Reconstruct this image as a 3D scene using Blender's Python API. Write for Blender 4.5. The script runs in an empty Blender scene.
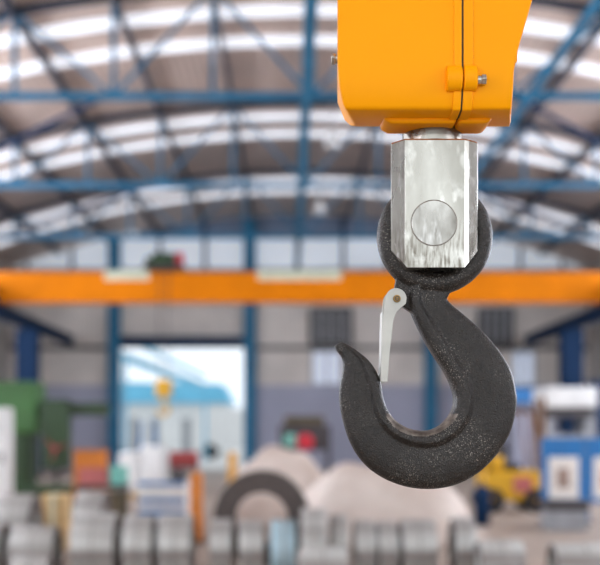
import bpy, bmesh, math, random
from mathutils import Vector, Matrix
random.seed(7)
C = bpy.context.scene.collection
PI = math.pi
EYE = 1.6

# ------------------------------------------------------------------ camera, world, exposure
sc = bpy.context.scene
cam_d = bpy.data.cameras.new('camera')
cam = bpy.data.objects.new('camera', cam_d); C.objects.link(cam)
cam.location = (0, 0, EYE); cam.rotation_euler = (PI/2, 0, 0)
cam_d.sensor_width = 36; cam_d.lens = 60
cam_d.shift_x = 11/600; cam_d.shift_y = 148.5/600
cam_d.clip_start = 0.05; cam_d.clip_end = 500
cam_d.dof.use_dof = True; cam_d.dof.focus_distance = 1.97; cam_d.dof.aperture_fstop = 2.15
sc.camera = cam
sc.view_settings.view_transform = 'Standard'; sc.view_settings.look = 'None'
sc.view_settings.exposure = 0.0; sc.view_settings.gamma = 1; sc.view_settings.use_curve_mapping = False
w = bpy.data.worlds.new('world'); sc.world = w; w.use_nodes = True
bg = w.node_tree.nodes['Background']; bg.inputs[0].default_value = (0.86, 0.93, 1.0, 1); bg.inputs[1].default_value = 1.35
SKYLIGHT = 0.9      # daylight through the roof strips
SIDE_FILL = 9.5    # glow of unseen side-wall bands, added to brighten roof and hook
GABLE = 0.46
al = bpy.data.lights.new('rear_fill', 'AREA'); al.shape = 'RECTANGLE'; al.size = 22; al.size_y = 7.5; al.energy = 200; al.color = (1, .98, .95)
lo = bpy.data.objects.new('rear_fill', al); C.objects.link(lo); lo.location = (.4, -8.2, 4.2); lo.rotation_euler = (PI/2, 0, 0)   # added fill lamp, spanning the hall's unseen open rear end

def P(x, y, Y):
    return Vector(((x-289)*Y/1000, Y, EYE+(431-y)*Y/1000))
def PX(x, Y): return (x-289)*Y/1000
def PZ(y, Y): return EYE+(431-y)*Y/1000

# ------------------------------------------------------------------ materials
def lin(c):
    return tuple(((v/255)/12.92 if v/255 <= .04045 else ((v/255+.055)/1.055)**2.4) for v in c)
def mat(name, rgb, rough=.5, metal=0., var=.12, scale=6., bump=0., bscale=60., stretch=None, rgb2=None, coat=0., rvar=0., spec=None):
    m = bpy.data.materials.new(name); m.use_nodes = True
    nt = m.node_tree; N = nt.nodes; L = nt.links; b = N['Principled BSDF']
    c = lin(rgb)
    tc = N.new('ShaderNodeTexCoord'); mp = N.new('ShaderNodeMapping'); L.new(tc.outputs['Object'], mp.inputs[0])
    if stretch: mp.inputs['Scale'].default_value = stretch
    nz = N.new('ShaderNodeTexNoise'); nz.inputs['Scale'].default_value = scale; nz.inputs['Detail'].default_value = 5
    L.new(mp.outputs[0], nz.inputs['Vector'])
    mx = N.new('ShaderNodeMix'); mx.data_type = 'RGBA'
    c2 = lin(rgb2) if rgb2 else tuple(v*(1-var*2) for v in c)
    c1 = c if rgb2 else tuple(min(1, v*(1+var)) for v in c)
    cr = N.new('ShaderNodeMapRange'); cr.inputs[1].default_value = .35; cr.inputs[2].default_value = .65
    L.new(nz.outputs[0], cr.inputs[0]); L.new(cr.outputs[0], mx.inputs[0])
    mx.inputs[6].default_value = (*c1, 1); mx.inputs[7].default_value = (*c2, 1)
    L.new(mx.outputs[2], b.inputs['Base Color'])
    b.inputs['Roughness'].default_value = rough; b.inputs['Metallic'].default_value = metal
    if spec is not None: b.inputs['Specular IOR Level'].default_value = spec
    if coat: b.inputs['Coat Weight'].default_value = coat; b.inputs['Coat Roughness'].default_value = .12
    if rvar:
        mr = N.new('ShaderNodeMapRange'); mr.inputs[3].default_value = rough-rvar; mr.inputs[4].default_value = rough+rvar
        mr.inputs[1].default_value = .3; mr.inputs[2].default_value = .7
        L.new(nz.outputs[0], mr.inputs[0]); L.new(mr.outputs[0], b.inputs['Roughness'])
    if bump:
        n2 = N.new('ShaderNodeTexNoise'); n2.inputs['Scale'].default_value = bscale; n2.inputs['Detail'].default_value = 6
        L.new(mp.outputs[0], n2.inputs['Vector'])
        bp = N.new('ShaderNodeBump'); bp.inputs['Strength'].default_value = bump; bp.inputs['Distance'].default_value = .003
        L.new(n2.outputs[0], bp.inputs['Height']); L.new(bp.outputs[0], b.inputs['Normal'])
    return m
def emat(name, rgb, s):
    m = bpy.data.materials.new(name); m.use_nodes = True
    nt = m.node_tree; N = nt.nodes; L = nt.links; b = N['Principled BSDF']
    b.inputs['Base Color'].default_value = (.7, .72, .75, 1); b.inputs['Roughness'].default_value = .4
    tc = N.new('ShaderNodeTexCoord'); wv = N.new('ShaderNodeTexWave'); wv.inputs['Scale'].default_value = 2.2
    L.new(tc.outputs['Object'], wv.inputs['Vector'])
    mr = N.new('ShaderNodeMapRange'); mr.inputs[3].default_value = s*.85; mr.inputs[4].default_value = s
    L.new(wv.outputs[0], mr.inputs[0]); L.new(mr.outputs[0], b.inputs['Emission Strength'])
    b.inputs['Emission Color'].default_value = (*lin(rgb), 1)
    return m
def corrug(name, rgb, rough=.55, axis_scale=(3.5, 0, 0), bands='X', var=.08):
    m = mat(name, rgb, rough, 0, var, .6)
    nt = m.node_tree; N = nt.nodes; L = nt.links; b = N['Principled BSDF']
    tc = N.new('ShaderNodeTexCoord'); wv = N.new('ShaderNodeTexWave'); wv.bands_direction = bands
    wv.inputs['Scale'].default_value = 1.6; wv.wave_profile = 'SIN'
    L.new(tc.outputs['Object'], wv.inputs['Vector'])
    bp = N.new('ShaderNodeBump'); bp.inputs['Strength'].default_value = .5; bp.inputs['Distance'].default_value = .04
    L.new(wv.outputs[0], bp.inputs['Height']); L.new(bp.outputs[0], b.inputs['Normal'])
    return m

M = dict(
    floor=mat('concrete_floor', (172, 156, 142), .6, 0, .1, .5, rgb2=(150, 136, 124)),
    outside=mat('yard_concrete', (205, 203, 200), .8, 0, .06, .3),
    roof=corrug('roof_sheet', (212, 190, 177), bands='X'),
    clad=corrug('beige_cladding', (222, 214, 206), bands='X'),
    gshade=mat('gable_shade_blue_grey', (112, 128, 152), .6, 0, .08, 1),
    lav=mat('lavender_wall', (166, 168, 186), .7, 0, .05, .4),
    side=corrug('side_cladding', (178, 174, 170), bands='Y'),
    sky=emat('translucent_roof_strip', (238, 243, 255), SKYLIGHT),
    gable=emat('translucent_gable_panel', (205, 218, 232), GABLE),
    sidefill=emat('side_fill_glow', (238, 243, 255), SIDE_FILL),
    pane=emat('daylit_window_pane', (190, 208, 240), .38),
    blue=mat('blue_steel_paint', (48, 116, 152), .55, 0, .1, 2, spec=.2),
    dblue=mat('dark_blue_steel_paint', (22, 48, 80), .6, 0, .1, 2, spec=.1),
    purlin=mat('dark_purlin_steel', (58, 62, 76), .6, 0, .15, 2),
    cyan=mat('pale_cyan_roof', (110, 190, 222), .6, 0, .05, 1),
    white=mat('white_paint', (226, 226, 224), .5, 0, .05, 3),
    grey=mat('grey_paint', (150, 152, 156), .5, 0, .1, 3),
    dgrey=mat('dark_grey_paint', (64, 60, 62), .55, 0, .12, 3),
    black=mat('black_rubber', (28, 27, 28), .6, 0, .1, 5),
    crane=mat('crane_orange_paint', (222, 124, 2), .55, 0, .04, 2, spec=.1),
    plate=mat('pale_sign_plate', (208, 212, 184), .5, 0, .06, 5),
    yellow=mat('hoist_yellow_enamel', (255, 163, 0), .38, 0, .01, 5, bump=.08, bscale=45, spec=.12),
    gasket=mat('black_gasket', (16, 12, 10), .7, 0, .1, 30),
    steel=mat('machined_steel', (192, 189, 180), .3, 1, .12, 9, bump=.2, bscale=60, stretch=(1, 1, .35), rgb2=(146, 142, 132), rvar=.1),
    steelp=mat('ground_pin_steel', (200, 197, 190), .28, 1, .1, 9, bump=.3, bscale=16, stretch=(2, 1, 1), rgb2=(138, 134, 126), rvar=.14),
    rust=mat('rusty_steel_edge', (150, 92, 50), .7, .3, .3, 40),
    hook=mat('black_forged_steel', (44, 38, 33), .31, .2, .2, 120, bump=.75, bscale=330, rgb2=(28, 25, 22), rvar=.06),
    palesteel=mat('saddle_highlight_worn_steel', (150, 140, 130), .4, .7, .15, 60, bump=.4, bscale=200, rgb2=(92, 84, 78)),
    latch=mat('white_zinc_latch', (188, 186, 178), .42, .35, .06, 20, bump=.1, bscale=60),
    brass=mat('brassy_rivet', (150, 118, 66), .35, .9, .2, 80),
    bright=mat('bright_bolt_steel', (205, 200, 190), .25, 1, .1, 30),
    coil=mat('galvanised_strip', (206, 208, 203), .5, .1, .08, 1.2, stretch=(.2, 5, 5), rgb2=(144, 137, 133)),
    coilblue=mat('bluish_strip', (176, 204, 214), .45, .15, .06, 2),
    coilend=mat('dark_coil_end', (88, 78, 74), .6, .1, .15, 20),
    band=mat('steel_strap', (150, 146, 142), .5, .3, .1, 20),
    tarp=mat('cream_tarpaulin', (226, 214, 204), .8, 0, .05, 1.3, bump=.3, bscale=5, rgb2=(196, 178, 166)),
    green=mat('machine_green', (58, 104, 50), .5, 0, .12, 2),
    dgreen=mat('dark_machine_green', (40, 66, 36), .5, 0, .15, 2),
    red=mat('red_paint', (196, 34, 52), .4, 0, .08, 4),
    dred=mat('dull_red_paint', (158, 66, 66), .5, 0, .08, 4),
    pink=mat('pink_crate_plastic', (190, 104, 100), .5, 0, .08, 4),
    teal=mat('teal_plastic', (120, 190, 176), .5, 0, .05, 4),
    orange=mat('orange_paint', (212, 124, 36), .5, 0, .08, 4),
    amber=mat('amber_plastic', (226, 166, 70), .5, 0, .08, 4),
    olive=mat('olive_crate', (96, 86, 66), .7, 0, .15, 5),
    tan=mat('tan_cardboard', (206, 172, 122), .8, 0, .08, 5),
    ylw=mat('forklift_yellow', (222, 168, 30), .45, 0, .08, 3),
    brown=mat('brown_rust', (120, 82, 48), .7, 0, .15, 4),
    bblue=mat('bright_blue_paint', (18, 108, 172), .45, 0, .06, 3),
    paper=mat('notice_paper', (228, 222, 214), .8, 0, .04, 4),
    smudge=mat('brown_print', (160, 136, 124), .8, 0, .1, 8),
    rope=mat('wire_rope', (120, 116, 110), .5, .6, .2, 60),
    lampw=mat('lamp_enamel', (228, 228, 226), .4, 0, .03, 5),
)

def overlay(m, rgb, nscale, lo, hi, stretch, big=None, zr=None):
    """surface marks: a second colour where a fine noise, limited to patches (big) or to a height range (zr), passes a threshold"""
    nt = m.node_tree; N = nt.nodes; L = nt.links; b = N['Principled BSDF']
    old = b.inputs['Base Color'].links[0].from_socket
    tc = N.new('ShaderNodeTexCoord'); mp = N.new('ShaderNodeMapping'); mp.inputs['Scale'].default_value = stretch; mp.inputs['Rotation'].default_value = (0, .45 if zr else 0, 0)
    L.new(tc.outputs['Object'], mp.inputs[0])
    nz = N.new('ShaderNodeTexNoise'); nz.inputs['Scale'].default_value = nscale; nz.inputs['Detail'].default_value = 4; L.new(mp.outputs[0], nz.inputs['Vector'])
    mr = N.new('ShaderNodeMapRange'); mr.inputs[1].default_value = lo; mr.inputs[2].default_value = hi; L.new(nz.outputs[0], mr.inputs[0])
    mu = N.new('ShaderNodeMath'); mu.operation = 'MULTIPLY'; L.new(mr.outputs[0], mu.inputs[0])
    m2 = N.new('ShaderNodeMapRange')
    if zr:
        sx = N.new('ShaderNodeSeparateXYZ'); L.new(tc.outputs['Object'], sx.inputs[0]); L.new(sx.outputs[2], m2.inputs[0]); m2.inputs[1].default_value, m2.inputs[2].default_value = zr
    else:
        n2 = N.new('ShaderNodeTexNoise'); n2.inputs['Scale'].default_value = big; L.new(tc.outputs['Object'], n2.inputs['Vector']); L.new(n2.outputs[0], m2.inputs[0]); m2.inputs[1].default_value, m2.inputs[2].default_value = .42, .62
    L.new(m2.outputs[0], mu.inputs[1])
    mx = N.new('ShaderNodeMix'); mx.data_type = 'RGBA'; L.new(mu.outputs[0], mx.inputs[0]); L.new(old, mx.inputs[6]); mx.inputs[7].default_value = (*lin(rgb), 1)
    L.new(mx.outputs[2], b.inputs['Base Color'])
M['steelb'] = M['steel'].copy(); overlay(M['steelb'], (112, 104, 93), 60, .42, .66, (3, 1, .5), zr=(2.03, 1.93))  # lower face darkened in colour for a reflection, broken into brushed scratches
overlay(M['steelb'], (232, 230, 222), 45, .52, .7, (1, 1, .6), big=9)
overlay(M['steelp'], (232, 230, 226), 40, .5, .7, (2.5, 1, .6), big=14)
overlay(M['hook'], (150, 142, 132), 420, .58, .68, (1, 1, 1), big=9)  # pale flecks put into the colour for glints and paint wear

# ------------------------------------------------------------------ mesh helpers
def obj(name, bm, m, parent=None, smooth=False, bevel=0, seg=2, loc=None):
    me = bpy.data.meshes.new(name)
    bmesh.ops.recalc_face_normals(bm, faces=bm.faces)
    bm.to_mesh(me); bm.free()
    ms = m if isinstance(m, (list, tuple)) else [m]
    for x in ms: me.materials.append(M[x] if isinstance(x, str) else x)
    if smooth:
        for p in me.polygons: p.use_smooth = True
    o = bpy.data.objects.new(name, me); C.objects.link(o)
    if parent: o.parent = parent
    if loc: o.location = loc
    if bevel:
        b = o.modifiers.new('b', 'BEVEL'); b.width = bevel; b.segments = seg; b.limit_method = 'ANGLE'; b.angle_limit = .6
        for p in me.polygons: p.use_smooth = True
        o.modifiers.new('wn', 'WEIGHTED_NORMAL')
    return o
def thing(name, label, cat, loc=(0, 0, 0), rz=0, group=None, kind=None):
    o = bpy.data.objects.new(name, None); C.objects.link(o); o.empty_display_size = .1
    o.location = loc; o.rotation_euler = (0, 0, rz)
    return tag(o, label, cat, group, kind)
def tag(o, label=None, cat=None, group=None, kind=None):
    if label: o['label'] = label
    if cat: o['category'] = cat
    if group: o['group'] = group
    if kind: o['kind'] = kind
    return o
def struct(name, bm, m, label=None, **k):
    o = obj(name, bm, m, **k); o['kind'] = 'structure'
    if label: o['label'] = label
    return o
def box(bm, x0, x1, y0, y1, z0, z1, mi=0):
    v = [bm.verts.new((x, y, z)) for x in (x0, x1) for y in (y0, y1) for z in (z0, z1)]
    for q in ((0, 1, 3, 2), (4, 6, 7, 5), (0, 4, 5, 1), (2, 3, 7, 6), (0, 2, 6, 4), (1, 5, 7, 3)):
        f = bm.faces.new([v[i] for i in q]); f.material_index = mi
    return v
def B(*a):
    bm = bmesh.new(); box(bm, *a); return bm
def Bs(*l):
    bm = bmesh.new()
    for a in l: box(bm, *a)
    return bm
def bar(bm, p, q, wd, ht=None, mi=0):
    p = Vector(p); q = Vector(q); d = (q-p).normalized(); ht = ht or wd
    up = Vector((0, 0, 1)) if abs(d.z) < .95 else Vector((0, 1, 0))
    s = d.cross(up).normalized(); u = s.cross(d)
    a = []
    for c in (p, q):
        a.append([bm.verts.new(c+s*i*wd/2+u*j*ht/2) for i, j in ((-1, -1), (1, -1), (1, 1), (-1, 1))])
    for i in range(4):
        f = bm.faces.new((a[0][i], a[0][(i+1) % 4], a[1][(i+1) % 4], a[1][i])); f.material_index = mi
    for r in (a[0][::-1], a[1]): bm.faces.new(r).material_index = mi
def tube(bm, pts, r, n=12, cap=True):
    pts = [Vector(p) for p in pts]; rings = []
    for i, p in enumerate(pts):
        d = (pts[min(i+1, len(pts)-1)]-pts[max(i-1, 0)]).normalized()
        up = Vector((0, 0, 1)) if abs(d.z) < .95 else Vector((0, 1, 0))
        s = d.cross(up).normalized(); u = s.cross(d); rr = r[i] if isinstance(r, (list, tuple)) else r
        rings.append([bm.verts.new(p+(s*math.cos(2*PI*k/n)+u*math.sin(2*PI*k/n))*rr) for k in range(n)])
    for a, b in zip(rings, rings[1:]):
        for k in range(n): bm.faces.new((a[k], a[(k+1) % n], b[(k+1) % n], b[k]))
    if cap: bm.faces.new(rings[0][::-1]); bm.faces.new(rings[-1])
    return bm
def ringmesh(bm, c, axis, ro, ri, L, n=48, mo=0, me_=1, bev=0):
    """hollow cylinder centred on c along axis 'X' or 'Y'"""
    c = Vector(c); A = Vector((1, 0, 0)) if axis == 'X' else Vector((0, 1, 0))
    U = Vector((0, 1, 0)) if axis == 'X' else Vector((1, 0, 0)); Z = Vector((0, 0, 1))
    prof = [(-L/2, ri), (-L/2, ro-bev), (-L/2+bev, ro), (L/2-bev, ro), (L/2, ro-bev), (L/2, ri)] if bev else [(-L/2, ri), (-L/2, ro), (L/2, ro), (L/2, ri)]
    R = [[bm.verts.new(c+A*a+(U*math.cos(2*PI*k/n)+Z*math.sin(2*PI*k/n))*r) for k in range(n)] for a, r in prof]
    for i in range(len(R)):
        a, b = R[i], R[(i+1) % len(R)]
        pa, pb = prof[i], prof[(i+1) % len(R)]
        end = abs(pa[0]-pb[0]) < 1e-6
        for k in range(n):
            f = bm.faces.new((a[k], a[(k+1) % n], b[(k+1) % n], b[k])); f.material_index = me_ if end else mo
            f.smooth = not end
def prism(bm, pts, y0, y1):
    """polygon (x,z) extruded along Y"""
    a = [bm.verts.new((x, y0, z)) for x, z in pts]; b = [bm.verts.new((x, y1, z)) for x, z in pts]
    bm.faces.new(a); bm.faces.new(b[::-1]); n = len(pts)
    for i in range(n): bm.faces.new((a[i], a[(i+1) % n], b[(i+1) % n], b[i]))
    return bm
def bake(o, mods_keep=False):
    """apply the modifiers of o into its own mesh"""
    dg = bpy.context.evaluated_depsgraph_get(); dg.update()
    me = bpy.data.meshes.new_from_object(o.evaluated_get(dg))
    o.modifiers.clear(); o.data = me
    return o

# ------------------------------------------------------------------ the hall: shell
CX = .40; RAD = 32.; APEX = EYE+9.0; HW = 12.; Y0, Y1 = -8., 41.5
def arch(x, off=0): return APEX-off-(x-CX)**2/(2*RAD)
EAVE = arch(CX+HW)
struct('floor', B(CX-HW, CX+HW, Y0, Y1+.3, -.2, 0), 'floor', 'beige concrete factory floor')
struct('ground', B(-60, 60, Y1+.3, 130, -.25, -.02), 'outside', 'pale concrete yard beyond the doorway')
bm = bmesh.new(); n = 40; xs = [CX-HW-.5+i*(2*HW+1)/n for i in range(n+1)]
a = [[bm.verts.new((x, y, arch(x)+o)) for x in xs] for y, o in ((Y0, 0), (Y1+.3, 0), (Y1+.3, .15), (Y0, .15))]
for r in range(4):
    for i in range(n): bm.faces.new((a[r][i], a[r][i+1], a[(r+1) % 4][i+1], a[(r+1) % 4][i]))
struct('ceiling', bm, 'roof', 'arched corrugated roof sheeting of the hall', smooth=True)
for nm, x, sgn, lab in (('wall_left', CX-HW, -1, 'grey clad side wall'), ('wall_right', CX+HW, 1, 'grey clad side wall opposite')):
    xa_, xb_ = min(x, x+sgn*.2), max(x, x+sgn*.2)
    bm = Bs((xa_, xb_, Y0, Y1, 0, 3.2), (xa_, xb_, Y0, Y1, 7.3, EAVE+.05), (xa_, xb_, -.6, 6.4, 3.2, 7.3), (xa_, xb_, 31, Y1, 3.2, 7.3))
    struct(nm, bm, 'side', lab)
wn = [0]
def window(bm, m, label, **k):
    wn[0] += 1
    return struct('window_%d' % wn[0], bm, m, label, **k)
for x, sgn in ((CX-HW, -1), (CX+HW, 1)):
    for ya, yb in ((Y0, -.6), (6.4, 31)):  # added fill glow, interrupted beside the hook to limit reflections in its facets
        window(B(min(x+sgn*.05, x+sgn*.15), max(x+sgn*.05, x+sgn*.15), ya, yb, 3.2, 7.3), 'sidefill', 'long unseen glowing band added to a side wall for fill light')
# end wall with its doorway
DX0, DX1, DZ = PX(121, Y1), PX(244, Y1), PZ(347, Y1); GZ = 8.35; LZ = PZ(385, Y1)
bm = Bs((CX-HW, DX0, Y1, Y1+.2, LZ, GZ, 0), (DX0, DX1, Y1, Y1+.2, DZ, GZ, 0), (DX1, CX+HW, Y1, Y1+.2, LZ, GZ, 0),
        (CX-HW, DX0, Y1, Y1+.2, 0, LZ, 1), (DX1, CX+HW, Y1, Y1+.2, 0, LZ, 1))
struct('wall_far', bm, ['clad', 'lav'], 'end wall, beige cladding above lavender painted base')
posts = [27, 72, 115, 160, 205, 250, 297, 343, 387, 430, 475, 520, 562]
px = [CX-HW]+[PX(p, Y1) for p in posts]+[CX+HW]
for i in range(len(px)-1):
    a_, b_ = px[i]+.06, px[i+1]-.06
    if b_-a_ < .3: continue
    top = [(a_+(b_-a_)*t/6, min(9.75, arch(a_+(b_-a_)*t/6)-.02)) for t in range(7)]
    window(prism(bmesh.new(), [(a_, GZ), (b_, GZ)]+top[::-1], Y1+.04, Y1+.12), 'gable', 'translucent gable panel high in the end wall')
xs_ = [CX-6.7+13.4*t/24 for t in range(25)]
struct('trim_30', prism(bmesh.new(), [(xs_[0], 9.74), (xs_[-1], 9.74)]+[(x, max(9.76, arch(x)-.02)) for x in xs_][::-1], Y1+.03, Y1+.13), 'gshade', 'strip at the top of the gable, coloured blue grey as shade')  # gable infill whose darker blue grey stands in for apex shading
for i, p in enumerate(posts):
    X = PX(p, Y1); big = p in (115, 250, 430)
    wd = .5 if big else .14
    bt = 0 if big else (PZ(268, Y1))
    nm = 'steel_post'
    if big:
        lab = {115: 'wide blue steel post on the shrubbery side of the bright doorway', 250: 'wide blue steel post between the bright doorway and the beige panels', 430: 'blue steel post seen through the opening of the big hook'}[p]
        lab = lab.replace('shrubbery side of the bright doorway', 'green machine side of the bright doorway')
        tag(obj('steel_post', B(X-wd/2, X+wd/2, Y1-.35, Y1-.01, 0, arch(X)-.2), 'blue'), lab, 'steel post', 'blue steel posts of the end wall', 'thing')
    else:
        struct('trim_%d' % (i+1), B(X-wd/2, X+wd/2, Y1-.1, Y1-.01, GZ, arch(X)-.05), 'dblue', 'thin blue mullion between gable panels')
struct('trim_20', B(CX-HW, CX+HW, Y1-.25, Y1-.01, GZ-.25, GZ-.02), 'grey', 'pale rail under the gable panels')
bm = Bs((DX0+.02, DX1-.02, Y1-.3, Y1-.01, DZ-.05, DZ+.42))
struct('trim_21', bm, 'dblue', 'dark blue lintel over the doorway')
struct('trim_22', Bs((CX-HW, PX(108, Y1), Y1-.12, Y1-.01, PZ(350, Y1), PZ(346, Y1))), 'dgrey', 'dark rail across the beige cladding')
struct('trim_23', Bs((PX(257, Y1), CX+HW, Y1-.12, Y1-.01, PZ(350, Y1), PZ(346, Y1))), 'dgrey', 'dark rail across the beige cladding')
# windows of the end wall
for x0, x1, y0, y1, m_ in ((312, 341, 351, 385, 'pane'), (512, 534, 352, 386, 'pane')):
    wo = window(B(PX(x0, Y1), PX(x1, Y1), Y1-.06, Y1-.02, PZ(y1, Y1), PZ(y0, Y1)), m_, 'daylit window pane in the end wall')
    bm = bmesh.new()
    for xx in (x0, (x0+x1)/2, x1): bar(bm, (PX(xx, Y1), Y1-.08, PZ(y1, Y1)), (PX(xx, Y1), Y1-.08, PZ(y0, Y1)), .07)
    for yy in (y0, y1): bar(bm, (PX(x0, Y1), Y1-.08, PZ(yy, Y1)), (PX(x1, Y1), Y1-.08, PZ(yy, Y1)), .07)
    obj('window_frame', bm, 'grey', wo)
def louvre(x0, x1, y0, y1, lab, n):
    r = thing('louvre_panel', lab, 'louvre panel', (PX(x0, Y1), Y1-.01, PZ(y1, Y1))); W_, H_ = PX(x1, Y1)-PX(x0, Y1), PZ(y0, Y1)-PZ(y1, Y1)
    obj('backing', B(0, W_, -.05, 0, 0, H_), 'grey', r)
    bm = bmesh.new()
    for k in range(n+1): bar(bm, (W_*k/n, -.1, 0), (W_*k/n, -.1, H_), .12)
    for k in (0, 1): bar(bm, (0, -.1, H_*k), (W_, -.1, H_*k), .1)
    obj('frame', bm, 'dgrey', r)
louvre(311, 351, 309, 344, 'grey barred panel above the small window near the hook tip', 4)
louvre(478, 512, 309, 344, 'grey barred panel high on the end wall beside the hook bowl', 4)
# roof strips
for k in range(-3, 3):
    for yc in (21.3, 22.95):
        y = yc+7.2*k; bm = bmesh.new(); v = []
        xs = [CX-HW+.3+i*(2*HW-.6)/30 for i in range(31)]
        for x in xs: v.append([bm.verts.new((x, yy, arch(x)-dz)) for yy, dz in ((y-.27, .02), (y+.27, .02), (y+.27, .06), (y-.27, .06))])
        for p, q in zip(v, v[1:]):
            for j in range(4): bm.faces.new((p[j], p[(j+1) % 4], q[(j+1) % 4], q[j]))
        window(bm, 'sky', 'bright translucent roof strip across the arched roof')

# ------------------------------------------------------------------ roof steel
CH = EYE+6.66; SP = 1.97; TX = .45
truss_words = {0: 'closest', 1: 'first in view from above', 2: 'second in view', 3: 'third in view', 4: 'next to the end wall'}
def truss(Y, lab):
    r = thing('roof_truss', lab, 'roof truss', (0, Y, 0), group='blue arched roof trusses')
    hw = 11.6; TT = lambda x: arch(x, .12)
    b = bmesh.new(); bar(b, (CX-hw, 0, CH), (CX+hw, 0, CH), .11, .14); obj('bottom_chord', b, 'blue', r)
    b = bmesh.new(); n = 24
    for i in range(n):
        x0 = CX-hw+i*2*hw/n; x1 = CX-hw+(i+1)*2*hw/n
        bar(b, (x0, 0, TT(x0)), (x1, 0, TT(x1)), .12, .16)
    obj('top_chord', b, 'purlin', r)
    ks = range(-5, 6)
    for k in ks:
        x = TX+k*SP
        if TT(x)-CH < .1: continue
        b = bmesh.new(); bar(b, (x, 0, CH), (x, 0, TT(x)), .08 if k else .14); obj('vertical_strut', b, 'blue', r)
    for k in ks:
        if k % 2 == 0:
            for s in (-1, 1):
                x1 = TX+(k+s)*SP
                if abs(k+s) > 5: continue
                b = bmesh.new(); bar(b, (TX+k*SP, 0, CH), (x1, 0, TT(x1)), .06); obj('diagonal_strut', b, 'blue', r)
    b = bmesh.new(); box(b, CX-hw-.15, CX-hw+.15, -.15, .15, EAVE-1.5, CH+.3); obj('end_plate', b, 'blue', r)
    b = bmesh.new(); box(b, CX+hw-.15, CX+hw+.15, -.15, .15, EAVE-1.5, CH+.3); obj('end_plate', b, 'blue', r)
for Y, lab in ((-1.7, 'blue arched truss behind the viewpoint'), (5.5, 'blue arched truss over the hanging hook'), (12.7, 'blue arched truss just in front of the uppermost one shown'),
               (19.9, 'blue arched roof truss, uppermost and largest in the photo'), (27.1, 'blue arched roof truss, second down in the photo'),
               (34.3, 'blue arched roof truss, lowest one, closest to the end wall')):
    truss(Y, lab)
ordw = ['', 'first', 'second', 'third', 'fourth', 'fifth']
for k in range(-5, 6):
    x = TX+k*SP; b = bmesh.new(); z = arch(x, .22)
    box(b, x-.035, x+.035, Y0, Y1-.4, z-.09, z+.19)
    o = obj('roof_purlin', b, 'purlin')
    tag(o, 'dark purlin under the roof along the crown line of the arch' if k == 0 else 'dark purlin under the roof, %s one %s of the crown' % (ordw[abs(k)], 'left' if k < 0 else 'right'), 'purlin', 'dark roof purlins running down the hall')
for nm, x, lab in (('tie_beam', .33, 'thick blue beam running down the hall along the truss middles'), ('tie_beam', 4.66, 'blue beam running down the hall, right of the yellow housing')):
    wd = .2 if x == .33 else .09
    tag(obj('tie_beam', B(x-wd/2, x+wd/2, Y0, Y1-.4, CH-.16-.12, CH-.1), 'blue'), lab, 'tie beam', 'blue tie beams', 'thing')
# horizontal wind bracing between trusses
for Yb, lab in ((21.3, 'thin dark blue brace rod slanting between the two upper trusses'), (28.5, 'thin dark blue brace rod slanting between the two lower trusses')):
    for s in (-1, 1):
        for j in (0,):
            b = bmesh.new(); xa = CX+s*2*SP; xb = CX+s*5*SP
            if j: xa, xb = xb, xa
            bar(b, (xa, Yb-1.3+j*0, CH+.12+.1*j), (xb, Yb+5.7, CH+.12+.1*j), .07)
            tag(obj('brace_rod', b, 'dblue'), lab+(' on the door side' if s < 0 else ' on the forklift side'), 'brace rod', 'roof brace rods')
# high bay lamps
def lamp(p, lab):
    r = thing('high_bay_lamp', lab, 'ceiling lamp', p)
    b = bmesh.new(); tube(b, [(0, 0, 0), (0, 0, .06), (0, 0, .22), (0, 0, .3), (0, 0, .42)], [.2, .2, .13, .09, .08], 24); obj('lamp_shade', b, 'lampw', r, smooth=True)
    b = bmesh.new(); tube(b, [(0, 0, .42), (0, 0, arch(p[0], .04)-p[2])], .02, 8); obj('suspension_rod', b, 'grey', r)
for x, y, Y, lab in ((333, 146, 24.2, 'white high bay lamp hanging left of the yellow housing, upper of two'), (320, 213, 31.5, 'white high bay lamp hanging nearer the end wall, lower of two')):
    lamp(tuple(P(x, y, Y)), lab)

# crane runway columns and beams
for s, x in (('left', PX(28, 34.3)), ('right', PX(571, 34.3))):
    r = thing('crane_column', 'dark blue column under the crane, %s' % ('behind the green drilling machine' if s == 'left' else 'behind the bright blue noticeboard'), 'column', (x, 34.3, 0), kind='thing')
    obj('base_plate', B(-.45, .45, -.35, .35, 0, .04), 'dgrey', r)
    obj('column', Bs((-.36, .36, -.25, -.19, .04, 5.08), (-.36, .36, .19, .25, .04, 5.08), (-.05, .05, -.19, .19, .04, 5.08)), 'dblue', r)
for s, x in (('left', CX-9.3), ('right', CX+9.3)):
    r = thing('runway_beam', 'dark steel runway beam carrying the cranes on the %s' % ('door side' if s == 'left' else 'forklift side'), 'beam', (x, 0, 0), kind='thing')
    obj('beam', Bs((-.16, .16, Y0, Y1-.4, 5.08, 5.12), (-.02, .02, Y0, Y1-.4, 5.12, 5.44), (-.16, .16, Y0, Y1-.4, 5.44, 5.48)), 'dblue', r)
    obj('rail', B(-.04, .04, Y0, Y1-.4, 5.48, 5.54), 'grey', r)
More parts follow.
